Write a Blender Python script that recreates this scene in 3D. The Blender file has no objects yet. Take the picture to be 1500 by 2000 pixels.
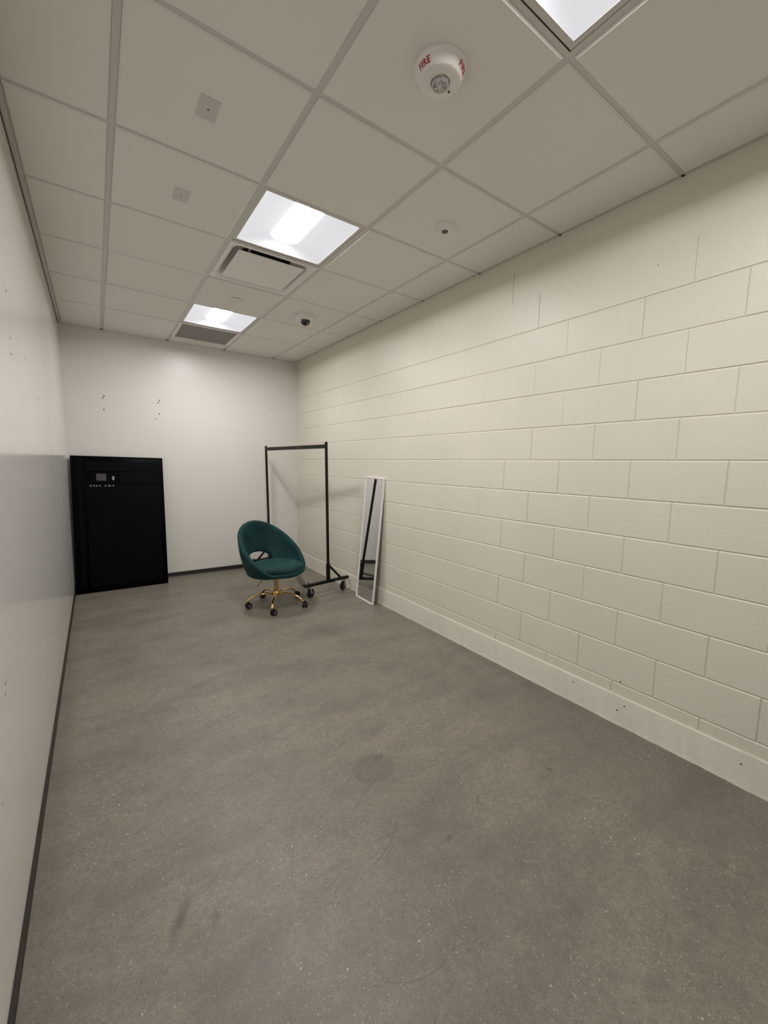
import bpy, bmesh, math, random
from mathutils import Matrix, Vector

random.seed(7)
scene = bpy.context.scene
COL = scene.collection

# ------------------------------------------------------------------ camera
H = 2.7177          # ceiling height
XL, XR = 0.2525, 2.761   # left wall, right (block) wall
YB, YF = 4.439, -1.90    # back wall, wall behind the camera
G = 0.6096          # ceiling grid


def cam_matrix(pitch, yaw, roll, loc):
    ca, sa = math.cos(pitch), math.sin(pitch)
    cb, sb = math.cos(yaw), math.sin(yaw)
    cc, sc = math.cos(roll), math.sin(roll)
    Rz = Matrix(((cb, -sb, 0), (sb, cb, 0), (0, 0, 1)))
    Rx = Matrix(((1, 0, 0), (0, ca, -sa), (0, sa, ca)))
    Ry = Matrix(((cc, 0, sc), (0, 1, 0), (-sc, 0, cc)))
    R = Rz @ Rx @ Ry
    r, f, u = R.col[0], R.col[1], R.col[2]
    M = Matrix(((r.x, u.x, -f.x), (r.y, u.y, -f.y), (r.z, u.z, -f.z))).to_4x4()
    M.translation = Vector(loc)
    return M


cd = bpy.data.cameras.new('camera')
cam = bpy.data.objects.new('camera', cd)
COL.objects.link(cam)
cd.sensor_fit = 'VERTICAL'
cd.sensor_height = 36.0
cd.lens = 801.45 / 2000 * 36.0
cd.clip_start = 0.02
cam.matrix_world = cam_matrix(-0.1150, -0.6118, -0.0193, (0.48873, -0.90276, 1.37859))
scene.camera = cam

# ------------------------------------------------------------------ world + exposure
w = bpy.data.worlds.new('world')
scene.world = w
w.use_nodes = True
w.node_tree.nodes['Background'].inputs[0].default_value = (0.5, 0.5, 0.5, 1)
w.node_tree.nodes['Background'].inputs[1].default_value = 0.05
vs = scene.view_settings
vs.view_transform = 'Standard'
vs.look = 'None'
vs.exposure = 0.0
vs.gamma = 1.0
vs.use_curve_mapping = False
LENS_POWER = 93.0
LENS_COL = (1.0, 0.955, 0.955)


# ------------------------------------------------------------------ materials
def new_mat(name):
    m = bpy.data.materials.new(name)
    m.use_nodes = True
    nt = m.node_tree
    return m, nt, nt.nodes['Principled BSDF']


def flat(name, col, rough=0.5, metal=0.0, spec=0.5, **kw):
    m, nt, b = new_mat(name)
    b.inputs['Base Color'].default_value = (*col, 1)
    b.inputs['Roughness'].default_value = rough
    b.inputs['Metallic'].default_value = metal
    b.inputs['Specular IOR Level'].default_value = spec
    for k, v in kw.items():
        b.inputs[k].default_value = v
    return m


def node(nt, t, **kw):
    n = nt.nodes.new(t)
    for k, v in kw.items():
        setattr(n, k, v)
    return n


def noise(nt, vec, scale, detail=3, rough=0.5):
    n = node(nt, 'ShaderNodeTexNoise')
    n.inputs['Scale'].default_value = scale
    n.inputs['Detail'].default_value = detail
    n.inputs['Roughness'].default_value = rough
    nt.links.new(vec, n.inputs['Vector'])
    return n.outputs['Fac']


def ramp(nt, fac, stops):
    r = node(nt, 'ShaderNodeValToRGB')
    e = r.color_ramp.elements
    while len(e) < len(stops):
        e.new(0.5)
    for i, (p, c) in enumerate(stops):
        e[i].position = p
        e[i].color = (c, c, c, 1) if isinstance(c, (int, float)) else (*c, 1)
    nt.links.new(fac, r.inputs[0])
    return r.outputs[0]


def mix(nt, fac, a, b, mode='MIX'):
    m = node(nt, 'ShaderNodeMix', data_type='RGBA', blend_type=mode)
    for sock, v in ((m.inputs[0], fac), (m.inputs[6], a), (m.inputs[7], b)):
        if isinstance(v, (int, float)):
            sock.default_value = v
        elif isinstance(v, tuple):
            sock.default_value = (*v, 1)
        else:
            nt.links.new(v, sock)
    return m.outputs[2]


def math_(nt, op, a, b=None, c=None, clamp=False):
    m = node(nt, 'ShaderNodeMath', operation=op, use_clamp=clamp)
    for i, v in enumerate((a, b, c)):
        if v is None:
            continue
        if isinstance(v, (int, float)):
            m.inputs[i].default_value = v
        else:
            nt.links.new(v, m.inputs[i])
    return m.outputs[0]


def bump(nt, bsdf, height, strength, dist):
    b = node(nt, 'ShaderNodeBump')
    b.inputs['Strength'].default_value = strength
    b.inputs['Distance'].default_value = dist
    nt.links.new(height, b.inputs['Height'])
    nt.links.new(b.outputs[0], bsdf.inputs['Normal'])


def position(nt):
    return node(nt, 'ShaderNodeNewGeometry').outputs['Position']


def paint(name, col, rough, nscale, nstr, dist, var=0.03, pits=0.0, spec=0.5):
    m, nt, b = new_mat(name)
    p = position(nt)
    big = noise(nt, p, 1.7, 3)
    c2 = tuple(x * (1 - var) for x in col)
    nt.links.new(mix(nt, ramp(nt, big, [(0.35, 0.0), (0.65, 1.0)]), col, c2), b.inputs['Base Color'])
    b.inputs['Roughness'].default_value = rough
    b.inputs['Specular IOR Level'].default_value = spec
    h = noise(nt, p, nscale, 4, 0.6)
    if pits:
        mp = node(nt, 'ShaderNodeMapping')
        mp.inputs['Scale'].default_value = (1.0, 0.35, 1.0)
        nt.links.new(p, mp.inputs[0])
        v = noise(nt, mp.outputs[0], 55, 2)
        pit = ramp(nt, v, [(0.68, 1.0), (0.74, 1.0 - pits)])
        h = math_(nt, 'MULTIPLY', h, pit)
        lump = noise(nt, p, 14, 2)
        h = math_(nt, 'ADD', h, math_(nt, 'MULTIPLY', lump, 1.2))
    bump(nt, b, h, nstr, dist)
    return m


CREAM = (0.66, 0.625, 0.55)
M_left = paint('satin_wall_paint', (0.78, 0.765, 0.73), 0.14, 120, 0.12, 0.0008)
M_back = paint('back_wall_paint', (0.765, 0.75, 0.71), 0.34, 140, 0.2, 0.0008)
M_block = paint('block_paint', (0.745, 0.722, 0.612), 0.42, 90, 0.38, 0.0016, 0.05, 0.9)
M_mortar = paint('mortar_paint', (0.745, 0.722, 0.612), 0.45, 90, 0.5, 0.002)
M_base_coat = paint('base_curb_paint', (0.64, 0.617, 0.52), 0.4, 40, 0.5, 0.003, 0.08, 0.5)
M_tile = paint('ceiling_tile_board', (0.79, 0.775, 0.725), 0.9, 600, 0.25, 0.0006, 0.02, spec=0.2)
M_grid = flat('grid_white_metal', (0.60, 0.585, 0.55), 0.45)
M_dark = flat('dark_gap', (0.02, 0.02, 0.02), 0.8)
M_rubber = flat('black_rubber_base', (0.020, 0.016, 0.0145), 0.5)
M_white = flat('white_plastic', (0.80, 0.78, 0.74), 0.4)
M_plate = flat('grey_plate', (0.60, 0.58, 0.55), 0.5)
M_wing_glow = flat('reflector_glow', (0.06, 0.06, 0.062), 0.8, spec=0.1, **{'Emission Color': (0.97, 0.965, 1.0, 1), 'Emission Strength': 0.70})  # near-black base; emission stands in for light reflected off the wings
M_black = flat('black_powder_coat', (0.006, 0.0055, 0.0055), 0.4, spec=0.25)
M_tire = flat('black_wheel', (0.008, 0.007, 0.008), 0.5, spec=0.3)
M_steel = flat('zinc_steel', (0.55, 0.55, 0.56), 0.3, 1.0)
M_gold = flat('polished_gold', (0.83, 0.56, 0.25), 0.13, 1.0)
M_goldm = flat('brushed_gold', (0.52, 0.35, 0.16), 0.33, 1.0)
M_accent = flat('caster_cap', (0.12, 0.10, 0.13), 0.35)
M_panel = flat('black_gloss_plastic', (0.0008, 0.0008, 0.001), 0.35, spec=0.06)
M_panel2 = flat('black_satin_plastic', (0.0012, 0.0012, 0.0018), 0.4, spec=0.07)
M_screen = flat('grey_label', (0.045, 0.042, 0.044), 0.4)
M_port = flat('pale_port', (0.36, 0.33, 0.36), 0.5)
M_mirror = flat('mirror_glass', (0.80, 0.83, 0.84), 0.015, 1.0)
M_frame = flat('white_frame', (0.80, 0.78, 0.76), 0.35)
M_red = flat('red_print', (0.38, 0.012, 0.015), 0.5)
M_clear = flat('clear_strobe_lens', (0.95, 0.95, 0.95), 0.04, **{'Transmission Weight': 0.85, 'IOR': 1.45})
M_chrome = flat('strobe_reflector', (0.75, 0.74, 0.72), 0.12, 1.0)
M_dome = flat('smoked_dome', (0.004, 0.004, 0.004), 0.04, spec=0.8)
M_sensor = flat('sensor_lens', (0.09, 0.075, 0.07), 0.25)
M_grille = flat('grey_eggcrate', (0.42, 0.405, 0.39), 0.5)

# light lens
M_lens, nt, b = new_mat('lit_lens')
b.inputs['Base Color'].default_value = (0.9, 0.9, 0.9, 1)
b.inputs['Emission Color'].default_value = (*LENS_COL, 1)
b.inputs['Emission Strength'].default_value = LENS_POWER

# velvet
M_velvet, nt, b = new_mat('teal_velvet')
p = node(nt, 'ShaderNodeTexCoord').outputs['Object']
n1 = noise(nt, p, 7, 3)
nt.links.new(mix(nt, ramp(nt, n1, [(0.35, 0.0), (0.68, 1.0)]), (0.0045, 0.028, 0.029), (0.0085, 0.050, 0.050)),
             b.inputs['Base Color'])
b.inputs['Roughness'].default_value = 0.75
b.inputs['Specular IOR Level'].default_value = 0.25
b.inputs['Sheen Weight'].default_value = 0.22
b.inputs['Sheen Roughness'].default_value = 0.35
b.inputs['Sheen Tint'].default_value = (0.12, 0.55, 0.5, 1)
bump(nt, b, noise(nt, p, 300, 2), 0.15, 0.001)


def floor_material():
    m, nt, b = new_mat('polished_concrete')
    p = position(nt)
    base = mix(nt, ramp(nt, noise(nt, p, 1.1, 5, 0.6), [(0.3, 0.0), (0.7, 1.0)]), (0.255, 0.231, 0.180), (0.206, 0.187, 0.148))
    fine = noise(nt, p, 45, 4, 0.65)
    base = mix(nt, ramp(nt, fine, [(0.3, 0.0), (0.7, 0.8)]), base, mix(nt, 1.0, base, (0.66, 0.66, 0.67), 'MULTIPLY'))
    mid = noise(nt, p, 13, 4, 0.6)
    base = mix(nt, ramp(nt, mid, [(0.42, 0.0), (0.66, 0.35)]), base, (0.13, 0.118, 0.10))
    grit = noise(nt, p, 190, 3, 0.7)
    base = mix(nt, ramp(nt, grit, [(0.42, 0.0), (0.62, 0.55)]), base, mix(nt, 1.0, base, (1.5, 1.5, 1.46), 'MULTIPLY'))
    grit2 = noise(nt, p, 140, 3, 0.7)
    base = mix(nt, ramp(nt, grit2, [(0.52, 0.0), (0.68, 0.6)]), base, mix(nt, 1.0, base, (0.55, 0.55, 0.54), 'MULTIPLY'))
    patch = ramp(nt, noise(nt, p, 3.2, 3), [(0.36, 0.35), (0.58, 1.0)])
    dist = node(nt, 'ShaderNodeTexNoise')
    dist.inputs['Scale'].default_value = 70
    nt.links.new(p, dist.inputs['Vector'])
    pd = mix(nt, 0.007, p, dist.outputs['Color'])
    # aggregate: cells of a voronoi, light and dark chips of uneven size
    for scale, rad, lo, hi, colr, amt in ((105, 0.30, 0.62, 0.8, (0.48, 0.46, 0.40), 0.65), (58, 0.19, 0.86, 0.92, (0.66, 0.64, 0.57), 0.95),
                                          (75, 0.34, 0.62, 0.76, (0.105, 0.097, 0.08), 0.55), (170, 0.34, 0.55, 0.65, (0.15, 0.14, 0.11), 0.35), (17, 0.06, 0.72, 0.76, (0.05, 0.045, 0.04), 0.9)):
        v = node(nt, 'ShaderNodeTexVoronoi')
        v.inputs['Scale'].default_value = scale
        nt.links.new(pd, v.inputs['Vector'])
        d = ramp(nt, v.outputs['Distance'], [(rad * 0.55, 1.0), (rad, 0.0)])
        sep = node(nt, 'ShaderNodeSeparateColor')
        nt.links.new(v.outputs['Color'], sep.inputs[0])
        sel = ramp(nt, sep.outputs[0], [(lo, 0.0), (hi, 1.0)])
        base = mix(nt, math_(nt, 'MULTIPLY', math_(nt, 'MULTIPLY', math_(nt, 'MULTIPLY', d, sel), amt), patch), base, colr)
    # broad cloudy staining, streaky
    mp = node(nt, 'ShaderNodeMapping')
    mp.inputs['Scale'].default_value = (1.0, 2.3, 1.0)
    mp.inputs['Rotation'].default_value = (0, 0, -0.45)
    nt.links.new(p, mp.inputs[0])
    cl = ramp(nt, noise(nt, mp.outputs[0], 1.9, 6, 0.62), [(0.44, 0.0), (0.66, 1.0)])
    base = mix(nt, math_(nt, 'MULTIPLY', cl, 0.42), base, (0.105, 0.093, 0.082))
    sepx = node(nt, 'ShaderNodeSeparateXYZ')
    nt.links.new(p, sepx.inputs[0])
    X, Y = sepx.outputs[0], sepx.outputs[1]
    wob = noise(nt, p, 13, 3)
    wobs = math_(nt, 'MULTIPLY', math_(nt, 'SUBTRACT', wob, 0.5), 0.9)
    # stains and darker patches with places of their own: x, y, rx, ry, angle, strength, softness
    for (sx, sy, rx, ry, a, st, soft) in (
            (1.463, 0.525, 0.105, 0.095, 0.0, 0.30, 0.12), (1.52, 0.575, 0.032, 0.022, 0.3, 0.45, 0.3),
            (0.63, 0.33, 0.024, 0.085, -0.5, 0.75, 0.8), (0.72, 0.28, 0.02, 0.05, -0.4, 0.4, 0.8), (0.93, 1.70, 0.085, 0.028, 0.2, 0.35, 0.8),
            (1.03, 1.74, 0.10, 0.03, 0.3, 0.28, 0.8), (0.62, 2.28, 0.22, 0.55, 0.2, 0.20, 0.9),  # wide one: stain plus the display's dark reflection painted in
            (1.05, 2.25, 0.26, 0.30, 0.2, 0.20, 0.9), (2.05, 1.98, 0.16, 0.14, 0.1, 0.35, 0.9),  # first one also paints in the display's dark reflection
            (1.95, 2.1, 0.25, 0.10, 0.5, 0.25, 0.8), (1.97, 2.85, 0.50, 0.38, 0.0, 0.16, 0.9),  # second: faint darker ellipse under the chair
            (0.60, 3.1, 0.28, 0.42, 0.0, 0.22, 0.9), (0.30, 1.4, 0.05, 2.2, 0.0, 0.25, 0.9),  # first: stain and painted display reflection; second: darker strip along left wall
            (1.50, 0.075, 0.020, 0.012, 0.4, 0.5, 0.5), (2.13, 0.075, 0.012, 0.018, 0.2, 0.6, 0.5),
            (1.18, 2.18, 0.018, 0.007, 0.5, 0.7, 0.4), (1.34, 1.25, 0.010, 0.014, 0.2, 0.6, 0.5),
            (2.5, 1.0, 0.09, 0.3, 0.1, 0.15, 0.9), (2.69, 0.7, 0.07, 1.6, 0.0, 0.28, 0.9), (2.55, 0.2, 0.4, 0.9, 0.0, 0.22, 0.9)):  # last two: edge stain and corner darkened to paint in lens vignetting
        dx = math_(nt, 'SUBTRACT', X, sx)
        dy = math_(nt, 'SUBTRACT', Y, sy)
        c, s = math.cos(a), math.sin(a)
        u = math_(nt, 'ADD', math_(nt, 'MULTIPLY', dx, c / rx), math_(nt, 'MULTIPLY', dy, s / rx))
        v = math_(nt, 'ADD', math_(nt, 'MULTIPLY', dx, -s / ry), math_(nt, 'MULTIPLY', dy, c / ry))
        d = math_(nt, 'SQRT', math_(nt, 'ADD', math_(nt, 'MULTIPLY', u, u), math_(nt, 'MULTIPLY', v, v)))
        if soft > 0.2:
            d = math_(nt, 'ADD', d, wobs)
        k = math_(nt, 'MULTIPLY', math_(nt, 'SUBTRACT', 1.0, d), 1.0 / soft, clamp=True)
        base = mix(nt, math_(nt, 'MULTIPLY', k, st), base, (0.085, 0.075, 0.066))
    # scratches: arcs (cx, cy, r, mid angle deg, half span deg, width, strength)
    for (cx, cy, r, a, hs, wd, st) in (
            (1.32, 0.9, 0.18, 300, 18, 0.0022, 0.6), (2.3, 0.9, 0.25, 140, 15, 0.0022, 0.55), (0.75, 1.15, 0.2, 70, 12, 0.002, 0.5),
            (1.93, 1.12, 0.27, 78, 24, 0.0022, 0.75), (2.05, 0.92, 0.36, 62, 16, 0.0018, 0.6), (1.75, 0.1, 0.05, 95, 60, 0.002, 0.6),
            (0.98, 1.66, 0.045, 20, 80, 0.003, 0.55), (1.10, 0.55, 0.42, -62, 14, 0.002, 0.55), (1.62, -0.05, 0.55, 118, 11, 0.002, 0.5),
            (1.27, 0.18, 0.32, 160, 14, 0.0018, 0.5), (2.1, 1.6, 0.2, 200, 40, 0.0025, 0.4), (1.2, 0.0, 0.2, 250, 30, 0.0018, 0.45),
            (1.5, 1.4, 0.55, 230, 9, 0.002, 0.4), (0.8, 0.6, 0.3, 30, 14, 0.0016, 0.4), (1.9, 0.35, 0.33, 15, 17, 0.0018, 0.4)):
        dx = math_(nt, 'SUBTRACT', X, cx)
        dy = math_(nt, 'SUBTRACT', Y, cy)
        d = math_(nt, 'SQRT', math_(nt, 'ADD', math_(nt, 'MULTIPLY', dx, dx), math_(nt, 'MULTIPLY', dy, dy)))
        line = math_(nt, 'SUBTRACT', 1.0, math_(nt, 'MULTIPLY', math_(nt, 'ABSOLUTE', math_(nt, 'SUBTRACT', d, r)), 0.7 / wd), clamp=True)
        ca, sa = math.cos(math.radians(a)), math.sin(math.radians(a))
        dot = math_(nt, 'DIVIDE', math_(nt, 'ADD', math_(nt, 'MULTIPLY', dx, ca), math_(nt, 'MULTIPLY', dy, sa)), d)
        ch = math.cos(math.radians(hs))
        span = math_(nt, 'MULTIPLY', math_(nt, 'SUBTRACT', dot, ch), 5.0 / (1 - ch), clamp=True)
        base = mix(nt, math_(nt, 'MULTIPLY', math_(nt, 'MULTIPLY', line, span), st * 1.05), base, (0.05, 0.045, 0.04))
    nt.links.new(base, b.inputs['Base Color'])
    rr = ramp(nt, noise(nt, p, 5, 4, 0.6), [(0.3, 0.42), (0.7, 0.52)])
    nt.links.new(rr, b.inputs['Roughness'])
    b.inputs['Specular IOR Level'].default_value = 0.5
    bump(nt, b, math_(nt, 'ADD', noise(nt, p, 140, 3), math_(nt, 'MULTIPLY', noise(nt, p, 12, 2), 1.5)), 0.22, 0.0015)
    return m


M_floor = floor_material()


# ------------------------------------------------------------------ mesh helpers
def link(name, bm, mat, parent=None, smooth=False):
    me = bpy.data.meshes.new(name)
    bm.normal_update()
    bm.to_mesh(me)
    bm.free()
    for m in (mat if isinstance(mat, (list, tuple)) else [mat]):
        me.materials.append(m)
    if smooth:
        for pl in me.polygons:
            pl.use_smooth = True
        if smooth is not True:
            me.set_sharp_from_angle(angle=math.radians(smooth))
    o = bpy.data.objects.new(name, me)
    COL.objects.link(o)
    if parent:
        o.parent = parent
    return o


def struct(o):
    o['kind'] = 'structure'
    return o


def thing(name, label, cat, loc=(0, 0, 0), rot=(0, 0, 0), group=None):
    o = bpy.data.objects.new(name, None)
    o.empty_display_size = 0.1
    COL.objects.link(o)
    o.location = loc
    o.rotation_euler = rot
    o['label'] = label
    o['category'] = cat
    if group:
        o['group'] = group
    return o


def dup(o, parent=None):
    c = o.copy()
    COL.objects.link(c)
    c.parent = parent
    for ch in list(o.children):
        dup(ch, c)
    return c


def box(bm, x0, x1, y0, y1, z0, z1, bevel=0.0, seg=1, mi=0):
    n0 = len(bm.faces)
    r = bmesh.ops.create_cube(bm, size=1.0)
    vs_ = r['verts']
    for v in vs_:
        v.co = Vector(((x0 + x1) / 2 + v.co.x * (x1 - x0), (y0 + y1) / 2 + v.co.y * (y1 - y0), (z0 + z1) / 2 + v.co.z * (z1 - z0)))
    if bevel > 0:
        es = set()
        for v in vs_:
            es.update(v.link_edges)
        bmesh.ops.bevel(bm, geom=list(es), offset=bevel, segments=seg, affect='EDGES', profile=0.5)
    bm.faces.ensure_lookup_table()
    for f in bm.faces[n0:]:
        f.material_index = mi
    return bm


def B(*a, **k):
    return box(bmesh.new(), *a, **k)


def loft(bm, loops, close=True, cap0=False, cap1=False, mi=0):
    rings = [[bm.verts.new(p) for p in lp] for lp in loops]
    n = len(rings[0])
    for a, b_ in zip(rings, rings[1:]):
        for i in range(n if close else n - 1):
            j = (i + 1) % n
            f = bm.faces.new((a[i], a[j], b_[j], b_[i]))
            f.material_index = mi
    if cap0:
        bm.faces.new(list(reversed(rings[0]))).material_index = mi
    if cap1:
        bm.faces.new(rings[-1]).material_index = mi
    return rings


def lathe(bm, prof, seg=32, c=(0, 0, 0), cap0=True, cap1=True, mi=0):
    loops = []
    for r, z in prof:
        loops.append([(c[0] + r * math.cos(2 * math.pi * i / seg), c[1] + r * math.sin(2 * math.pi * i / seg), c[2] + z) for i in range(seg)])
    loft(bm, loops, True, cap0, cap1, mi)
    return bm


def tube(bm, pts, rad, seg=10, sx=1.0, sz=1.0, mi=0):
    """round tube along points; rad may be a list"""
    pts = [Vector(p_) for p_ in pts]
    rads = rad if isinstance(rad, (list, tuple)) else [rad] * len(pts)
    loops = []
    for i, p_ in enumerate(pts):
        t = (pts[min(i + 1, len(pts) - 1)] - pts[max(i - 1, 0)]).normalized()
        up = Vector((0, 0, 1)) if abs(t.z) < 0.95 else Vector((1, 0, 0))
        s = t.cross(up).normalized()
        u = s.cross(t).normalized()
        loops.append([p_ + s * math.cos(2 * math.pi * k / seg) * rads[i] * sx + u * math.sin(2 * math.pi * k / seg) * rads[i] * sz for k in range(seg)])
    loft(bm, loops, True, True, True, mi)
    return bm


def bar(bm, a, b_, wd, ht, up=(0, 0, 1), bevel=0.002, mi=0):
    """rectangular bar from a to b"""
    a, b_ = Vector(a), Vector(b_)
    t = (b_ - a).normalized()
    up = Vector(up)
    s = t.cross(up).normalized()
    u = s.cross(t).normalized()
    L = (b_ - a).length
    tmp = bmesh.new()
    box(tmp, -wd / 2, wd / 2, -L / 2, L / 2, -ht / 2, ht / 2, bevel, 1, mi)
    M = Matrix(((s.x, t.x, u.x), (s.y, t.y, u.y), (s.z, t.z, u.z))).to_4x4()
    M.translation = (a + b_) / 2
    tmp.transform(M)
    me = bpy.data.meshes.new('tmp')
    tmp.to_mesh(me)
    tmp.free()
    bm.from_mesh(me)
    bpy.data.meshes.remove(me)
    return bm


def recalc(bm):
    bmesh.ops.recalc_face_normals(bm, faces=bm.faces)
    return bm


# ------------------------------------------------------------------ room shell
T = 0.12
struct(link('floor', B(XL - T, XR + T, YF - T, YB + T, -T, 0), M_floor))
struct(link('wall_left', B(XL - T, XL, YF, YB, 0, H + 0.2), M_left))
wall_left = bpy.data.objects['wall_left']
wall_back = struct(link('wall_back', B(XL - T, XR + T, YB, YB + T, 0, H + 0.2), M_back))
struct(link('wall_front', B(XL - T, XR + T, YF - T, YF, 0, H + 0.2), M_back))

# baseboards (thin rubber base with a small toe)
bm = bmesh.new()
prof = [(0, 0), (0.006, 0), (0.004, 0.006), (0.0035, 0.052), (0, 0.056)]
loft(bm, [[(XL + x, y, z) for x, z in prof] for y in (YF, YB)], True, True, True)
struct(link('baseboard_left', recalc(bm), M_rubber))
bm = bmesh.new()
prof = [(0, 0), (0.010, 0), (0.005, 0.012), (0.004, 0.050), (0, 0.054)]
loft(bm, [[(x, YB - y, z) for y, z in prof] for x in (XL, XR)], True, True, True)
struct(link('baseboard_back', recalc(bm), M_rubber))

# block wall: a mortar plane set back, every block its own piece
MD = 0.0040
wall_right = struct(link('wall_right', B(XR + MD, XR + T, YF, YB, 0, H + 0.2), M_mortar))


def block_mesh(L, Z, by, bt, bb, depth):
    bm_ = bmesh.new()
    y0, y1, z0, z1 = -L / 2, L / 2, -Z / 2, Z / 2
    outer = [(depth, y0, z0), (depth, y1, z0), (depth, y1, z1), (depth, y0, z1)]
    d_ = min(0.0028, max(by, bt))
    mid = [(d_, y0, z0), (d_, y1, z0), (d_, y1, z1), (d_, y0, z1)]
    inn = [(0, y0 + by, z0 + bb), (0, y1 - by, z0 + bb), (0, y1 - by, z1 - bt), (0, y0 + by, z1 - bt)]
    loft(bm_, [outer, mid, inn], True, False, True)
    recalc(bm_)
    for f in bm_.faces:
        if f.normal.x > 0.5:
            f.normal_flip()
    me = bpy.data.meshes.new('block')
    bm_.to_mesh(me)
    bm_.free()
    me.materials.append(M_block)
    return me


PITCH, COURSE, Z0 = 0.404, 0.2004, 0.2225
cache = {}
for k in range(-1, 13):
    z0 = 0.02 if k < 0 else Z0 + COURSE * k
    z1 = min(Z0 + COURSE * (k + 1), H)
    off = 0.322 if k % 2 == 0 else 0.120
    if k >= 10:
        gz, vchoices, bev = 0.0, (0.0, 0.0, 0.0), 0.0002
    else:
        gz, bev = 0.0055, 0.0030
        vchoices = (0.0045, 0.0035, 0.005, 0.003) if k < 7 else (0.0004, 0.001, 0.0025, 0.0006)
    glo = gz if k != 10 else 0.0060
    n0 = math.floor((YF - off) / PITCH)
    y = off + n0 * PITCH
    while y < 4.27:
        ya, yb = max(y, YF), min(y + PITCH, 4.29)
        far = (ya + yb) / 2 > 2.2
        near = (ya + yb) / 2 < 0.75
        gv = random.choice(vchoices) if near else random.choice((0.0, 0.0002, 0.0003))
        if not near and not far and random.random() < 0.10:
            gv = 0.0012
        if k >= 10:
            gv = 0.0
            if (k, round(y + PITCH, 2)) in ((10, 0.73), (10, -0.08), (11, 0.93)):
                yb -= 0.0035
        y += PITCH
        if yb - ya < 0.03:
            continue
        za, zb = z0 + glo / 2, z1 - gz / 2
        by = 0.0001 if gv < 0.0005 else (0.0006 if gv < 0.0015 else 0.0022)
        bt, bb = (0.0002, 0.0002) if k >= 10 else (0.0042, 0.0016)
        if k == 9:
            bt = 0.0015
        key = (round(yb - ya - gv, 4), round(zb - za, 4), by, bt)
        if key not in cache:
            cache[key] = block_mesh(yb - ya - gv, zb - za, by, bt, bb, MD + 0.004)
        o = bpy.data.objects.new('block', cache[key])
        COL.objects.link(o)
        o.parent = wall_right
        jit = 0.0 if k >= 10 else 1.0
        o.location = (XR + jit * random.uniform(-0.0006, 0.0006), (ya + yb) / 2, (za + zb) / 2)
        o.rotation_euler = (0, jit * random.uniform(-.002, .002), jit * random.uniform(-.001, .001))

link('corner_filler', B(XR + 0.0004, XR + 0.05, 4.289, YB, 0.02, H), M_block, wall_right)
# painted curb at the foot of the block wall, slightly uneven
bm = bmesh.new()
loops = []
N = 260
rnd = random.Random(3)
wv = [rnd.uniform(-1, 1) for _ in range(N + 1)]
for i in range(N + 1):
    y = YF + (YB - YF) * i / N
    s = (wv[i] + wv[max(i - 1, 0)] + wv[max(i - 2, 0)]) / 3
    d = 0.010 + 0.0012 * s
    foot = 0.022 + 0.005 * s
    loops.append([(XR + 0.004, y, 0), (XR - foot, y, 0), (XR - foot + 0.001, y, 0.004), (XR - d - 0.001, y, 0.019 + 0.005 * wv[i]), (XR - d, y, 0.150),
                  (XR - d + 0.004, y, 0.156 + 0.0012 * s), (XR + 0.004, y, 0.160)])
loft(bm, loops, True, True, True)
curb = link('base_curb', recalc(bm), M_base_coat, wall_right, smooth=40)


# marks on walls: anchor holes and scuffs
def disc_mark(parent, axis, a, b_, r, mat=None, name='anchor_hole', asp=1.0):
    bm_ = bmesh.new()
    lathe(bm_, [(r * 1.25, 0.0), (r * 1.1, 0.0012), (r * 0.8, 0.0012)], 10)
    if axis == 'y':
        M = Matrix.Rotation(math.radians(90), 4, 'X')
        M = Matrix.Translation((a, YB, b_)) @ M
    elif axis == 'x-':
        M = Matrix.Translation((XL, a, b_)) @ Matrix.Rotation(math.radians(90), 4, 'Y')
    else:
        M = Matrix.Translation((XR - (0.011 if b_ < 0.15 else 0), a, b_)) @ Matrix.Rotation(math.radians(-90), 4, 'Y')
    bm_.transform(M @ Matrix.Diagonal((1, asp, 1, 1)) if axis != 'y' else M)
    return link(name, recalc(bm_), mat or M_dark, parent)


for a, b_ in ((0.598, 2.043), (0.586, 2.021), (0.591, 1.900), (1.114, 2.049), (1.103, 2.022), (1.108, 1.898)):
    disc_mark(wall_back, 'y', a, b_, 0.0056)
disc_mark(wall_back, 'y', 1.075, 1.842, 0.0045)
disc_mark(wall_back, 'y', 2.395, 2.076, 0.004, M_screen)
M_scuff = flat('plaster_scuff', (0.30, 0.27, 0.24), 0.7)
for a, b_, r in ((1.186, 1.981, .004), (1.602, 1.989, .004), (1.589, 1.937, .0025), (1.204, 1.82, .003), (1.197, 1.762, .004), (1.604, 1.824, .0025),
                 (2.029, 1.70, .004), (2.038, 1.677, .0035), (0.58, 0.756, .004), (0.567, 0.729, .0035), (0.416, 0.509, .003), (2.6, 1.62, .003)):
    disc_mark(wall_left, 'x-', a, b_, r, M_scuff, 'scuff', 2.2)
for a, b_, r in ((0.93, 0.105, .0025), (0.905, 0.09, .002), (0.04, 0.115, .003), (0.075, 0.075, .0035), (1.46, 0.24, .0025), (0.075, 0.235, .003),
                 (0.075, 2.36, .0025), (-0.45, 0.10, .003), (0.33, 0.12, .003), (1.3, 0.11, .003)):
    disc_mark(wall_right, 'x+', a, b_, r, M_scuff if r < .003 else M_dark, 'scuff')

# ------------------------------------------------------------------ ceiling
ceiling = struct(link('ceiling', B(XL - T, XR + T, YF - T, YB + T, H + 0.16, H + 0.22), M_dark))
FL = 0.012   # half flange
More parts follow.
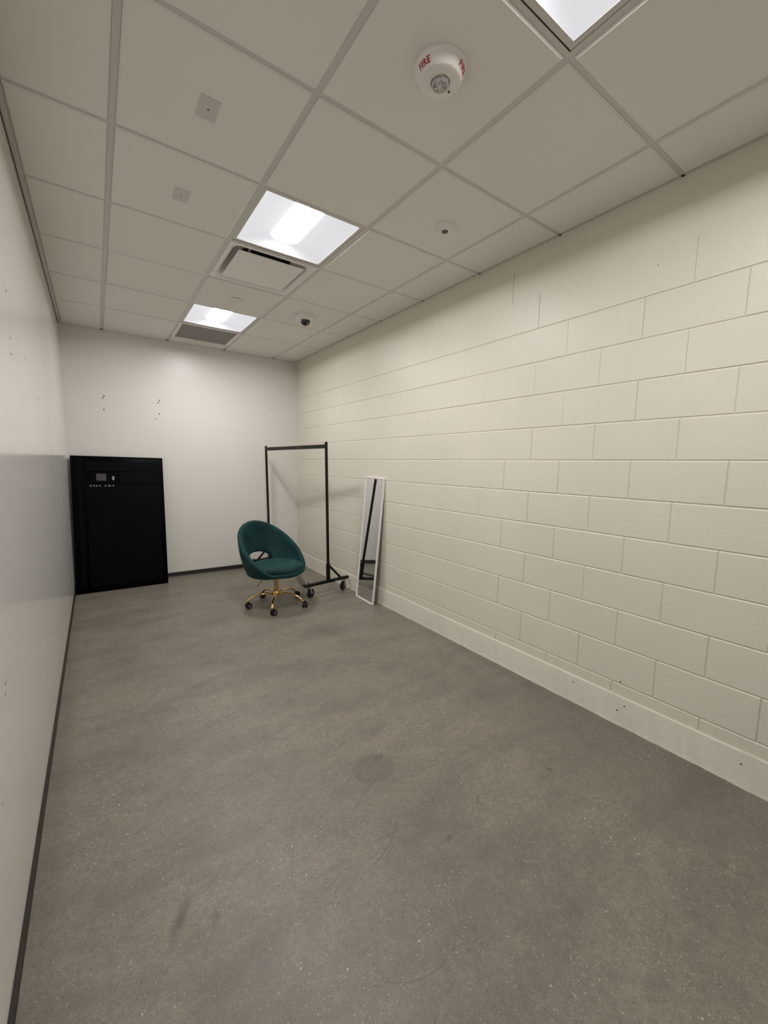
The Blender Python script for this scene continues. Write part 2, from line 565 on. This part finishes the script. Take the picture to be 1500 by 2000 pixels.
# main runners (along the room) and cross tees
for i in range(1, 5):
    bm = bmesh.new()
    box(bm, i * G - FL, i * G + FL, YF, YB, H, H + 0.0015)
    box(bm, i * G - 0.0015, i * G + 0.0015, YF, YB, H + 0.0015, H + 0.035)
    link('grid_runner', bm, M_grid, ceiling)
JR = list(range(-3, 8))
tee = {}
colx = [XL, G, 2 * G, 3 * G, 4 * G, XR]
for c in range(5):
    xa = colx[c] + (FL if c else 0.0)
    xb = colx[c + 1] - (FL if c < 4 else 0.0)
    for j in JR:
        if c not in tee:
            bm = bmesh.new()
            box(bm, xa, xb, -0.009, 0.009, H, H + 0.0015)
            box(bm, xa, xb, -0.0015, 0.0015, H + 0.0015, H + 0.03)
            o = link('cross_tee', bm, M_grid, ceiling)
            tee[c] = o
        else:
            o = tee[c].copy()
            COL.objects.link(o)
        o.location = (0, j * G, 0)
# wall angles
MW = 0.022
bm = bmesh.new()
box(bm, XL, XL + MW + 0.004, YF, YB, H - 0.002, H + 0.0)
link('wall_angle', bm, M_grid, ceiling)
bm = bmesh.new()
box(bm, XR - MW, XR - 0.0005, YF, YB, H - 0.002, H + 0.0)
link('wall_angle', bm, M_grid, ceiling)
bm = bmesh.new()
box(bm, XL + MW, XR - MW, YB - MW, YB - 0.0005, H - 0.0015, H + 0.0005)
link('wall_angle', bm, M_grid, ceiling)
# dark cut-outs where runners meet the wall angles
for i in range(1, 5):
    link('runner_notch', B(i * G - 0.012, i * G + 0.010, YB - 0.020, YB - 0.001, H - 0.0045, H - 0.001), M_dark, ceiling)
for j in range(-1, 6):
    link('runner_notch', B(XR - 0.014, XR - 0.001, j * G - 0.006, j * G + 0.006, H - 0.0045, H - 0.001), M_dark, ceiling)
# dark shadow gap between left wall and angle
link('wall_gap', B(XL, XL + 0.003, YF, YB, H - 0.007, H - 0.0021), M_dark, ceiling)

SPECIAL = {(2, 2): 'light', (2, 5): 'light', (2, -1): 'light', (2, 3): 'diffuser', (2, 6): 'return'}


def tile_mesh(wx, wy):
    bm_ = bmesh.new()
    d, s = 0.0075, 0.0065

    def rect(q, z):
        return [(-wx / 2 + q, -wy / 2 + q, z), (wx / 2 - q, -wy / 2 + q, z), (wx / 2 - q, wy / 2 - q, z), (-wx / 2 + q, wy / 2 - q, z)]
    loft(bm_, [rect(0, 0.012), rect(0, -0.0015), rect(s, -d)], True, True, True)
    recalc(bm_)
    me = bpy.data.meshes.new('tile')
    bm_.to_mesh(me)
    bm_.free()
    me.materials.append(M_tile)
    return me


tcache = {}
for c in range(5):
    for j in range(-4, 8):
        if SPECIAL.get((c, j)):
            continue
        xa = colx[c] + (FL + 0.001 if c else MW + 0.005)
        xb = colx[c + 1] - (FL + 0.001 if c < 4 else MW + 0.001)
        ya, yb = j * G + 0.010, (j + 1) * G - 0.010
        ya = max(ya, YF + 0.005)
        yb = min(yb, YB - MW - 0.001)
        if yb - ya < 0.03:
            continue
        key = (round(xb - xa, 3), round(yb - ya, 3))
        if key not in tcache:
            tcache[key] = tile_mesh(*key)
        o = bpy.data.objects.new('tile', tcache[key])
        COL.objects.link(o)
        o.parent = ceiling
        o.location = ((xa + xb) / 2, (ya + yb) / 2, H + random.uniform(-0.0004, 0.0012))
        o.rotation_euler = (random.uniform(-.0014, .0014), random.uniform(-.0014, .0014), 0)
        if (c, j) == (1, 4):
            o.location.z = H + 0.0035
            o.rotation_euler = (0, 0.006, 0)


# ------------------------------------------------------------------ troffer lights
def square(h, z, n=None):
    return [(-h, -h, z), (h, -h, z), (h, h, z), (-h, h, z)]


def make_light():
    t = thing('ceiling_light', '', 'light')
    bm_ = bmesh.new()
    loft(bm_, [square(0.2915, 0.004), square(0.2915, 0.0016), square(0.272, 0.0014), square(0.270, 0.0015), square(0.270, 0.004)], True)
    link('frame', recalc(bm_), M_grid, t)
    # reflector: curved wings on both sides of the lens, sloping end plates; emission replaces reflected light
    bm_ = bmesh.new()
    n = 36
    hw = 0.270

    def hz(x, y):
        ax = abs(x)
        if ax > 0.088:
            q = (hw - ax) / (hw - 0.088)
            zx = 0.046 * q ** 0.85
        else:
            zx = 0.046
        ze = (hw - abs(y)) * 1.5
        # soft minimum so that wing meets end plate in a curve
        k = 0.006
        h_ = max(0.0, min(1.0, 0.5 + 0.5 * (ze - zx) / k))
        return ze * (1 - h_) + zx * h_ - k * h_ * (1 - h_)
    g = [[bm_.verts.new((-hw + 2 * hw * i / n, -hw + 2 * hw * j / n, max(0.0, hz(-hw + 2 * hw * i / n, -hw + 2 * hw * j / n)) + 0.0025))
          for j in range(n + 1)] for i in range(n + 1)]
    for i in range(n):
        for j in range(n):
            bm_.faces.new((g[i][j], g[i][j + 1], g[i + 1][j + 1], g[i + 1][j]))
    rf = link('glowing_reflector', bm_, M_wing_glow, t, smooth=50)
    # bowed lens strip, rounded ends
    bm_ = bmesh.new()
    loops = []
    m = 14
    for j in range(17):
        v = -1 + 2 * j / 16
        y_ = 0.226 * v
        e = math.sqrt(max(0.0, 1 - abs(v) ** 7))
        loops.append([(0.088 * (-1 + 2 * i / m) * (0.55 + 0.45 * e), y_, 0.0465 - 0.006 * e * math.sqrt(max(0, 1 - (-1 + 2 * i / m) ** 2 * 0.999))) for i in range(m + 1)])
    loft(bm_, loops, False)
    link('lens', bm_, M_lens, t, smooth=True)
    # metal can above
    bm_ = bmesh.new()
    loft(bm_, [square(0.291, 0.004), square(0.291, 0.03), square(0.25, 0.10)], True, False, True)
    link('housing', recalc(bm_), M_grid, t)
    return t


L0 = make_light()
lights = [(L0, (2.5 * G, 2.5 * G), 'square recessed ceiling light with glowing lens, directly in front of the square air diffuser'),
          (dup(L0), (2.5 * G, 5.5 * G), 'farthest square recessed ceiling light, beside the grey return grille near the back wall'),
          (dup(L0), (2.5 * G, -0.5 * G), 'recessed ceiling light cut off by the top edge, nearest the camera')]
for o, (x, y), lab in lights:
    o.location = (x, y, H)
    o['label'] = lab
    o['group'] = 'recessed square ceiling lights'

# ------------------------------------------------------------------ supply diffuser


def rsq(h, r, z, k=6):
    pts = []
    for (cx, cy, a0) in ((h - r, h - r, 0), (-h + r, h - r, 90), (-h + r, -h + r, 180), (h - r, -h + r, 270)):
        for i in range(k + 1):
            a = math.radians(a0 + 90 * i / k)
            pts.append((cx + r * math.cos(a), cy + r * math.sin(a), z))
    return pts


t = thing('air_diffuser', 'square white air diffuser with flat hanging plate between the two inner ceiling lights', 'air vent', (2.5 * G, 3.5 * G, H))
bm = bmesh.new()
loft(bm, [rsq(0.2915, 0.001, 0.006), rsq(0.2915, 0.001, -0.001), rsq(0.272, 0.02, -0.002), rsq(0.262, 0.045, 0.001), rsq(0.250, 0.06, 0.012), rsq(0.238, 0.07, 0.035),
          rsq(0.205, 0.08, 0.055), rsq(0.17, 0.09, 0.062)], True)
link('frame', recalc(bm), M_white, t, smooth=50)
bm = bmesh.new()
loft(bm, [rsq(0.172, 0.09, 0.062), rsq(0.172, 0.09, 0.10)], True, False, True)
link('duct_neck', recalc(bm), M_dark, t)
bm = bmesh.new()
box(bm, -0.222, 0.222, -0.222, 0.222, -0.0045, -0.0015, 0.001)
pl = link('face_plate', bm, M_white, t)
for sx in (-1, 1):
    for sy in (-1, 1):
        bm = bmesh.new()
        bar(bm, (sx * 0.15, sy * 0.19, 0), (sx * 0.15, sy * 0.23, 0.045), 0.016, 0.003)
        link('hanger_clip', bm, M_steel, t)

# ------------------------------------------------------------------ return grille
t = thing('return_grille', 'square grey return air grille in the ceiling next to the back wall', 'air vent', (2.5 * G, 6.5 * G, H))
bm = bmesh.new()
loft(bm, [square(0.2915, 0.004), square(0.2915, -0.0015), square(0.264, -0.0015), square(0.262, 0.004)], True)
link('frame', recalc(bm), M_white, t)
bm = bmesh.new()
n = 60
for i in range(n + 1):
    q = -0.264 + 0.528 * i / n
    box(bm, q - 0.0012, q + 0.0012, -0.264, 0.264, 0.003, 0.009)
    box(bm, -0.264, 0.264, q - 0.0012, q + 0.0012, 0.003, 0.009)
o = link('eggcrate_core', bm, M_grille, t)
o['kind'] = 'stuff'
bm = bmesh.new()
box(bm, -0.27, 0.27, -0.27, 0.27, 0.015, 0.10)
link('plenum_box', bm, flat('plenum_grey', (0.16, 0.155, 0.15), 0.8), t)

# ------------------------------------------------------------------ blank plates in the ceiling
P0 = thing('blank_plate', 'small grey blank plate on the ceiling, the nearer of the two', 'cover plate', (0.908, 0.912, H - 0.0065), group='blank ceiling plates')
bm = bmesh.new()
box(bm, -0.036, 0.036, -0.058, 0.058, -0.003, 0.0006, 0.0015)
link('plate', bm, M_plate, P0)
bm = bmesh.new()
lathe(bm, [(0.0035, -0.0036), (0.0035, 0.0)], 12)
link('center_hole', recalc(bm), M_dark, P0)
for s in (-1, 1):
    bm = bmesh.new()
    lathe(bm, [(0.0018, -0.0038), (0.0026, -0.0032), (0.0026, 0.0)], 10, (0, s * 0.041, 0))
    link('screw', recalc(bm), M_steel, P0)
P1 = dup(P0)
P1.location = (0.911, 1.535, H - 0.0065)
P1['label'] = 'small grey blank plate on the ceiling, the farther one toward the air diffuser'

# ------------------------------------------------------------------ fire strobe
SC = (1.513, 0.274)
t = thing('fire_strobe', 'round white ceiling fire alarm strobe with red FIRE lettering', 'fire alarm', (SC[0], SC[1], H - 0.0065))
bm = bmesh.new()
prof = [(0.088, 0.0), (0.088, -0.006), (0.085, -0.009), (0.083, -0.013), (0.070, -0.038), (0.065, -0.0415), (0.033, -0.043), (0.032, -0.040), (0.030, -0.030), (0.005, -0.026)]
lathe(bm, prof, 56, cap0=True, cap1=True)
link('housing', recalc(bm), M_white, t, smooth=35)
bm = bmesh.new()
lathe(bm, [(0.026, -0.029), (0.023, -0.034), (0.010, -0.038), (0.004, -0.039)], 20)
for a in range(0, 180, 60):
    tmp = bmesh.new()
    box(tmp, -0.022, 0.022, -0.0012, 0.0012, -0.051, -0.031)
    tmp.transform(Matrix.Rotation(math.radians(a), 4, 'Z'))
    me = bpy.data.meshes.new('t'); tmp.to_mesh(me); tmp.free(); bm.from_mesh(me); bpy.data.meshes.remove(me)
link('strobe_reflector', recalc(bm), M_chrome, t)
bm = bmesh.new()
lathe(bm, [(0.0305, -0.039), (0.030, -0.047), (0.026, -0.054), (0.015, -0.058), (0.002, -0.059)], 24)
link('strobe_lens', recalc(bm), M_clear, t, smooth=40)
bm = bmesh.new()
lathe(bm, [(0.004, -0.043), (0.004, -0.0475), (0.002, -0.048)], 10, (0.046, 0.006, 0.002))
link('indicator', recalc(bm), M_sensor, t)


def cone_text(txt, az_mid, size, name='lettering'):
    cu = bpy.data.curves.new('txt', 'FONT')
    cu.body = txt
    cu.size = size
    cu.align_x = 'CENTER'
    cu.offset = size * 0.035
    cu.space_character = 1.12
    ob = bpy.data.objects.new('txt', cu)
    COL.objects.link(ob)
    dg = bpy.context.evaluated_depsgraph_get()
    dg.update()
    me = bpy.data.meshes.new_from_object(ob.evaluated_get(dg))
    bpy.data.objects.remove(ob)
    bm_ = bmesh.new()
    bm_.from_mesh(me)
    bmesh.ops.triangulate(bm_, faces=bm_.faces)
    cap = size * 0.70
    # slope from (0.083,-0.016) top to (0.062,-0.045)
    p0, p1 = Vector((0.083, -0.013)), Vector((0.070, -0.038))
    sl = (p1 - p0).normalized()
    nrm = Vector((-sl.y, sl.x))
    if nrm.x < 0:
        nrm = -nrm
    for v in bm_.verts:
        along = (0.004 + (cap - v.co.y))
        q = p0 + sl * along + nrm * 0.0004
        az = math.radians(az_mid) + v.co.x / 0.076
        v.co = Vector((q.x * math.cos(az), q.x * math.sin(az), q.y))
    return link(name, bm_, M_red, t)


cone_text('FIRE', 184, 0.0235)
cone_text('FIRE', -62, 0.0235)

# ------------------------------------------------------------------ round sensor
t = thing('ceiling_sensor', 'small round white ceiling sensor with dark round lens', 'sensor', (2.158, 0.936, H - 0.0065))
bm = bmesh.new()
lathe(bm, [(0.050, 0.0), (0.050, -0.006), (0.046, -0.012), (0.037, -0.020), (0.030, -0.028), (0.024, -0.030), (0.019, -0.030)], 40)
link('housing', recalc(bm), M_white, t, smooth=35)
bm = bmesh.new()
lathe(bm, [(0.019, -0.0295), (0.017, -0.034), (0.010, -0.037), (0.002, -0.038)], 28)
link('sensor_lens', recalc(bm), M_sensor, t, smooth=40)

# ------------------------------------------------------------------ dome camera
t = thing('dome_camera', 'white dome security camera with black bubble on the ceiling near the back right corner', 'security camera', (2.118, 2.726, H - 0.0065))
bm = bmesh.new()
lathe(bm, [(0.078, 0.0), (0.078, -0.028), (0.075, -0.036), (0.062, -0.046), (0.049, -0.049), (0.044, -0.047)], 44)
link('housing', recalc(bm), M_white, t, smooth=35)
bm = bmesh.new()
lathe(bm, [(0.045, -0.045)] + [(0.044 * math.cos(a * math.pi / 16), -0.048 - 0.043 * math.sin(a * math.pi / 16)) for a in range(0, 8)] + [(0.002, -0.091)], 36)
link('bubble', recalc(bm), M_dome, t, smooth=60)

# ------------------------------------------------------------------ sprinkler cover
t = thing('sprinkler_cover', 'flat round white concealed sprinkler cover on the ceiling between diffuser and far light', 'sprinkler', (1.514, 2.738, H - 0.0065))
bm = bmesh.new()
lathe(bm, [(0.038, 0.0), (0.038, -0.004)], 32)
link('shadow_ring', recalc(bm), M_screen, t)
bm = bmesh.new()
lathe(bm, [(0.043, -0.004), (0.0435, -0.005), (0.042, -0.0065), (0.02, -0.007)], 36)
link('cover_disc', recalc(bm), M_tile, t, smooth=40)

# ------------------------------------------------------------------ leaning black display
LEAN = math.atan2(0.190, 1.398)
t = thing('display_panel', 'large flat black display leaning upright in the back left corner', 'display',
          (0.264, 4.190, 0.0), (-LEAN, math.radians(0.55), 0))
W, HH, TH = 0.836, 1.425, 0.036
bm = bmesh.new()
box(bm, 0, W, 0.0, TH, 0.0, HH, 0.004, 2)
link('body', bm, M_panel, t, smooth=30)
bm = bmesh.new()
for a in ((0.0015, 0.012, 0, HH), (W - 0.012, W - 0.0015, 0, HH)):
    box(bm, a[0], a[1], -0.003, 0.001, 0.02, HH - 0.004, 0.001)
box(bm, 0.012, W - 0.012, -0.003, 0.001, HH - 0.014, HH - 0.002, 0.001)
link('bezel', bm, M_panel2, t)
# raised rear cover with a slot down its left side and a notch for the module
bm = bmesh.new()
box(bm, 0.050, 0.098, -0.010, 0.001, 0.06, 1.368, 0.003)
box(bm, 0.120, 0.795, -0.010, 0.001, 0.06, 1.125, 0.003)
box(bm, 0.420, 0.795, -0.010, 0.001, 1.126, 1.262, 0.003)
box(bm, 0.120, 0.795, -0.010, 0.001, 1.263, 1.368, 0.003)
link('rear_cover', bm, M_panel2, t)
bm = bmesh.new()
box(bm, 0.128, 0.412, -0.007, 0.001, 1.146, 1.255, 0.003)
mod = link('control_module', bm, M_panel, t)
bm = bmesh.new()
box(bm, 0.212, 0.300, -0.0085, -0.006, 1.165, 1.240, 0.001)
o = link('info_label', bm, M_screen, mod)
bm = bmesh.new()
box(bm, 0.352, 0.370, -0.0105, -0.006, 1.172, 1.214, 0.002)
o = link('rocker_switch', bm, M_port, mod)
for x in (0.163, 0.190, 0.214, 0.241, 0.290, 0.318, 0.333, 0.360):
    wd = 0.003 if abs(x - 0.333) < .002 else 0.005
    bm = bmesh.new()
    box(bm, x - wd, x + wd, -0.0125, -0.009, 1.104, 1.120, 0.001)
    link('port', bm, M_port, t)

# ------------------------------------------------------------------ leaning mirror
ML = math.atan2(0.088, 1.255)
t = thing('leaning_mirror', 'narrow tall mirror in white frame leaning on the block wall', 'mirror', (2.655, 2.676, 0.0), (-ML, math.radians(1.7), math.radians(-90 + 0.4)))
MWd, MHt, FW = 0.322, 1.262, 0.019
for (a, b_, c_, d_) in ((0, FW, 0, MHt), (MWd - FW, MWd, 0, MHt)):
    bm = bmesh.new()
    box(bm, a, b_, 0.0, 0.016, c_, d_, 0.002)
    box(bm, a + (0.004 if a == 0 else 0.007), b_ - (0.007 if a == 0 else 0.004), -0.003, 0.001, c_ + 0.006, d_ - 0.006, 0.001)
    link('frame_stile', bm, M_frame, t)
for (c_, d_) in ((0, FW), (MHt - FW, MHt)):
    bm = bmesh.new()
    box(bm, FW, MWd - FW, 0.0, 0.016, c_, d_, 0.002)
    box(bm, FW - 0.006, MWd - FW + 0.006, -0.003, 0.001, c_ + 0.006, d_ - 0.006, 0.001)
    link('frame_rail', bm, M_frame, t)
bm = bmesh.new()
box(bm, FW - 0.002, MWd - FW + 0.002, 0.006, 0.009, FW - 0.002, MHt - FW + 0.002)
link('mirror_glass', bm, M_mirror, t)
bm = bmesh.new()
box(bm, 0.008, MWd - 0.008, 0.010, 0.0155, 0.008, MHt - 0.008)
link('backing', bm, M_black, t)

# ------------------------------------------------------------------ rolling garment rack
# near upright (2.466, 2.912), far upright (2.31, 4.272)
RN, RF = Vector((2.464, 2.922)), Vector((2.300, 4.262))
e1 = (RF - RN).normalized()
ang = math.atan2(-e1.x, e1.y)
RL = (RF - RN).length
t = thing('garment_rack', 'black rolling garment rack with empty top rail behind the green chair', 'clothes rack', (RN.x, RN.y, 0), (0, 0, ang))
ZB = 0.132
LX = -0.034   # lean of the frame at the top
ZT = 1.598


def upx(z):
    return LX * (z - ZB) / (ZT - ZB)


def make_caster(x, y, swivel):
    bm_ = bmesh.new()
    prof_ = [(0.018, -0.012), (0.043, -0.014), (0.048, -0.008), (0.048, 0.008), (0.043, 0.014), (0.018, 0.012)]
    lathe(bm_, prof_, 26)
    lathe(bm_, [(0.014, -0.017), (0.014, 0.017)], 14)
    sw = math.radians(swivel)
    off = Vector((math.cos(sw) * 0.022, math.sin(sw) * 0.022, 0.048))
    M = Matrix.Translation(off) @ Matrix.Rotation(sw, 4, 'Z') @ Matrix.Rotation(math.radians(90), 4, 'X')
    bm_.transform(M)
    o_ = link('caster_wheel', recalc(bm_), M_tire, t, smooth=35)
    o_.location = (x, y, 0)
    f = bmesh.new()
    for s_ in (-1, 1):
        box(f, -0.012, 0.012, s_ * 0.0195 - 0.0015, s_ * 0.0195 + 0.0015, 0.035, 0.100, 0.001)
    tmp = bmesh.new()
    for s_ in (-1, 1):
        bar(tmp, (0.0, s_ * 0.0195, 0.104), (0.022, s_ * 0.0195, 0.044), 0.0025, 0.022, up=(1, 0, 0))
    f.free()
    box(tmp, -0.016, 0.018, -0.021, 0.021, 0.101, 0.105, 0.001)
    lathe(tmp, [(0.017, 0.105), (0.017, 0.111), (0.006, 0.112), (0.006, 0.118)], 14)
    tube(tmp, [(0.022, -0.024, 0.048), (0.022, 0.024, 0.048)], 0.006, 8)
    tmp.transform(Matrix.Rotation(sw, 4, 'Z'))
    link('caster_fork', recalc(tmp), M_steel, o_)
    return o_


SL = 0.055
for (y, sgn, sw) in ((0.0, 1, (20, 205)), (RL, -1, (140, 300))):
    # near frame reaches -0.30..+0.27; the far one is the same part turned round
    a, b_ = (-0.30, 0.272) if sgn > 0 else (-0.272, 0.30)
    bm = bmesh.new()
    bar(bm, (a, y + SL * a, ZB), (b_, y + SL * b_, ZB), 0.034, 0.030, bevel=0.003)
    link('end_bar', bm, M_black, t)
    bm = bmesh.new()
    bar(bm, (0, y, ZB + 0.01), (upx(0.32), y, 0.325), 0.034, 0.034, up=(0, 1, 0), bevel=0.003)
    link('sleeve', bm, M_black, t)
    bm = bmesh.new()
    bar(bm, (upx(0.30), y, 0.30), (upx(ZT), y, ZT - (0.014 if y else 0)), 0.024, 0.024, up=(0, 1, 0), bevel=0.003)
    link('upright', bm, M_black, t)
    bm = bmesh.new()
    bar(bm, (sgn * 0.008, y, 0.30), (sgn * 0.165, y + SL * sgn * 0.165, ZB + 0.012), 0.020, 0.024, up=(0, 1, 0), bevel=0.002)
    link('brace', bm, M_black, t)
    make_caster(a + 0.055, y + SL * a, sw[0])
    make_caster(b_ - 0.055, y + SL * b_, sw[1])
    bm = bmesh.new()
    bar(bm, (a + 0.045, y + SL * a, ZB + 0.012), (a + 0.045, y + SL * a, ZB + 0.030), 0.012, 0.012, up=(0, 1, 0), bevel=0.002)
    link('caster_nut', bm, M_black, t)
    bm = bmesh.new()
    lathe(bm, [(0.006, 0.0), (0.006, 0.004), (0.003, 0.006)], 10)
    bm.transform(Matrix.Translation((sgn * 0.085, y - 0.017, ZB)) @ Matrix.Rotation(math.radians(90), 4, 'X'))
    link('bolt', recalc(bm), M_steel, t)
bm = bmesh.new()
bar(bm, (upx(1.55), 0.0, 1.553), (upx(1.55), RL, 1.545), 0.022, 0.040, bevel=0.003)
link('top_rail', bm, M_black, t)
bm = bmesh.new()
lathe(bm, [(0.005, 0.0), (0.005, 0.003)], 10)
bm.transform(Matrix.Translation((upx(1.55) - 0.0108, RL * 0.40, 1.551)) @ Matrix.Rotation(math.radians(-90), 4, 'Y'))
link('hole_glint', recalc(bm), M_steel, t)  # steel disc added as the glint at a hole in the rail
M_rail = flat('sheen_grey_steel', (0.12, 0.115, 0.11), 0.35, 0.6)  # grey base colour paints in light reflecting off the rail top
bm = bmesh.new()
bar(bm, (-0.285, 0.012, ZB + 0.002), (0.270, RL - 0.012, ZB + 0.002), 0.040, 0.022, bevel=0.003)
link('base_rail', bm, M_rail, t)

# ------------------------------------------------------------------ teal swivel chair
FACE = math.radians(290)
t = thing('swivel_chair', 'teal velvet tub swivel chair on gold five-star base with casters', 'chair', (1.866, 2.857, 0), (0, 0, FACE))


def rim(th):
    c0 = math.cos(math.radians(40))
    k = max(0.0, (c0 - math.cos(th)) / (c0 + 1))
    k = k if k > 0.06 else 0.06 * (k / 0.06) ** 2 * 0.5 + k * 0.5
    return Vector((-0.050 + 0.295 * math.cos(th), 0.295 * math.sin(th), 0.352 + 0.425 * k))


def bot(th):
    return Vector((-0.015 + 0.240 * math.cos(th), 0.243 * math.sin(th), 0.335))


def shell_pt(th, s):
    a_, b2 = bot(th), rim(th)
    p_ = a_.lerp(b2, s)
    bulge = 0.018 * math.sin(math.pi * s) * (0.35 + 0.65 * (1 - math.cos(th)) / 2)
    r_ = Vector((math.cos(th), math.sin(th), 0))
    return p_ + r_ * bulge


bm = bmesh.new()
loops = []
NT = 96
HA = math.radians(39)
for i in range(NT):
    th = 2 * math.pi * i / NT
    d = abs(((th - math.pi + math.pi) % (2 * math.pi)) - math.pi)
    zt = rim(th).z
    s0 = 0.0
    if d < HA:
        arch = 0.335 + 0.030 + 0.140 * (1 - (d / HA) ** 2.4) ** 0.6
        if d > HA * 0.93:
            arch = 0.335 + (arch - 0.335) * max(0.0, 1 - (d - HA * 0.93) / (HA * 0.07))
        s0 = (arch - 0.335) / (zt - 0.335)
    s1 = 1.0
    hth = 0.021
    K = 7
    inner, outer = [], []
    e = hth / max(0.06, (rim(th) - bot(th)).length)
    for k in range(K + 1):
        s = s0 + (s1 - s0) * k / K
        p_ = shell_pt(th, s)
        tn = (shell_pt(th, min(1.0, s + 0.02)) - shell_pt(th, max(0.0, s - 0.02))).normalized()
        rd = Vector((math.cos(th), math.sin(th), 0))
        nn = (rd - tn * rd.dot(tn)).normalized()
        w_ = hth
        inner.append(p_ - nn * w_)
        outer.append(p_ + nn * w_)
        if k == K:
            tipn, tipt = nn, tn
        if k == 0:
            bn, bt = nn, tn
    tp = shell_pt(th, s1)
    bp = shell_pt(th, s0)
    cap_t = [tp + tipn * hth * math.cos(a_) * -1 + tipt * hth * math.sin(a_) for a_ in (math.pi * 0.25, math.pi * 0.5, math.pi * 0.75)]
    cap_b = [bp + bn * hth * math.cos(a_) - bt * hth * math.sin(a_) for a_ in (math.pi * 0.25, math.pi * 0.5, math.pi * 0.75)]
    loops.append(inner + cap_t + list(reversed(outer)) + cap_b)
loops.append(loops[0])
loft(bm, loops, True)
bmesh.ops.remove_doubles(bm, verts=bm.verts, dist=0.0001)
link('tub_back', recalc(bm), M_velvet, t, smooth=True)


def oval_loops(data, seg=64, pw=1.0, cx=0.0):
    out = []
    for rx, ry, z in data:
        out.append([(cx + rx * math.cos(2 * math.pi * i / seg), ry * math.sin(2 * math.pi * i / seg), z) for i in range(seg)])
    return out


bm = bmesh.new()
loft(bm, oval_loops([(0.14, 0.14, 0.308), (0.20, 0.205, 0.312), (0.238, 0.242, 0.322), (0.254, 0.256, 0.340), (0.256, 0.258, 0.358), (0.245, 0.247, 0.374), (0.22, 0.22, 0.378)], cx=-0.005), True, True, True)
link('seat_pan', recalc(bm), M_velvet, t, smooth=50)
bm = bmesh.new()
data = []
for k in range(13):
    a = -0.9 + (math.pi / 2 + 0.9) * k / 12
    rr = 0.210 + 0.040 * math.cos(a)
    zz = 0.384 + 0.034 * math.sin(a)
    data.append((rr, rr, zz))
for q in (0.85, 0.65, 0.45, 0.25, 0.08):
    data.append((0.210 * q, 0.210 * q, 0.418 + 0.012 * (1 - q * q)))
loft(bm, oval_loops(data, cx=0.010), True, True, True)
link('seat_cushion', recalc(bm), M_velvet, t, smooth=True)

bm = bmesh.new()
box(bm, -0.09, 0.09, -0.075, 0.075, 0.288, 0.310, 0.004)
lathe(bm, [(0.028, 0.262), (0.028, 0.29)], 20)
link('mechanism', recalc(bm), M_black, t)
bm = bmesh.new()
tube(bm, [(-0.02, -0.06, 0.305), (-0.035, -0.125, 0.285), (-0.045, -0.165, 0.235), (-0.05, -0.18, 0.215)], 0.0045, 8)
link('height_lever', bm, M_goldm, t, smooth=True)
bm = bmesh.new()
lathe(bm, [(0.0215, 0.135), (0.0215, 0.275), (0.018, 0.278)], 28)
link('gas_column', recalc(bm), M_goldm, t, smooth=40)
bm = bmesh.new()
lathe(bm, [(0.022, 0.088), (0.029, 0.095), (0.031, 0.125), (0.027, 0.142), (0.022, 0.146)], 28)
link('hub', recalc(bm), M_gold, t, smooth=40)
leg0 = None
for k in range(5):
    a = math.radians(26 + 72 * k) - FACE
    if leg0 is None:
        bm = bmesh.new()
        pts = [(0.020, 0, 0.118), (0.08, 0, 0.125), (0.14, 0, 0.124), (0.19, 0, 0.116), (0.228, 0, 0.102), (0.256, 0, 0.083), (0.272, 0, 0.066), (0.277, 0, 0.052)]
        tube(bm, pts, [0.016, 0.0145, 0.0135, 0.0125, 0.012, 0.0115, 0.011, 0.011], 14, 1.0, 0.72)
        leg0 = link('leg', recalc(bm), M_gold, t, smooth=True)
        # twin wheel caster
        bm = bmesh.new()
        for s in (-1, 1):
            lathe(bm, [(0.010, s * 0.006), (0.0265, s * 0.007), (0.0275, s * 0.012), (0.0265, s * 0.021), (0.018, s * 0.024)], 22)
        bm.transform(Matrix.Rotation(math.radians(90), 4, 'X'))
        bm.transform(Matrix.Translation((0.0, 0, 0.0275)))
        w0 = link('caster', recalc(bm), M_tire, t, smooth=35)
        for s in (-1, 1):
            bm = bmesh.new()
            lathe(bm, [(0.0135, s * 0.0235), (0.0125, s * 0.0255), (0.006, s * 0.0262)], 16)
            bm.transform(Matrix.Rotation(math.radians(90), 4, 'X'))
            bm.transform(Matrix.Translation((0.0, 0, 0.0275)))
            link('wheel_cap', recalc(bm), M_accent, w0)
        bm = bmesh.new()
        # hood between and over the wheels
        pr = []
        for q in range(9):
            an = math.radians(10 + 160 * q / 8)
            pr.append((math.cos(an), math.sin(an)))
        loops = [[(0.0300 * c_, y_, 0.0275 + 0.0300 * s_) for c_, s_ in pr] + [(0.024 * c_, y_, 0.0275 + 0.024 * s_) for c_, s_ in reversed(pr)] for y_ in (-0.0055, 0.0055)]
        loft(bm, loops, True, True, True)
        lathe(bm, [(0.008, 0.050), (0.008, 0.064)], 12)
        link('caster_hood', recalc(bm), M_tire, w0)
        lg, wh = leg0, w0
    else:
        lg = leg0.copy(); COL.objects.link(lg)
        wh = dup(w0, t)
    lg.rotation_euler = (0, 0, a)
    off = Matrix.Rotation(-FACE, 3, 'Z') @ (Vector((0.937, -0.348, 0)) * (0.015, 0.0, 0.026, 0.016, 0.012)[k])
    wh.location = (0.284 * math.cos(a) + off.x, 0.284 * math.sin(a) + off.y, 0)
    wh.rotation_euler = (0, 0, a + math.radians((60, 35, 20, -50, 100)[k]))
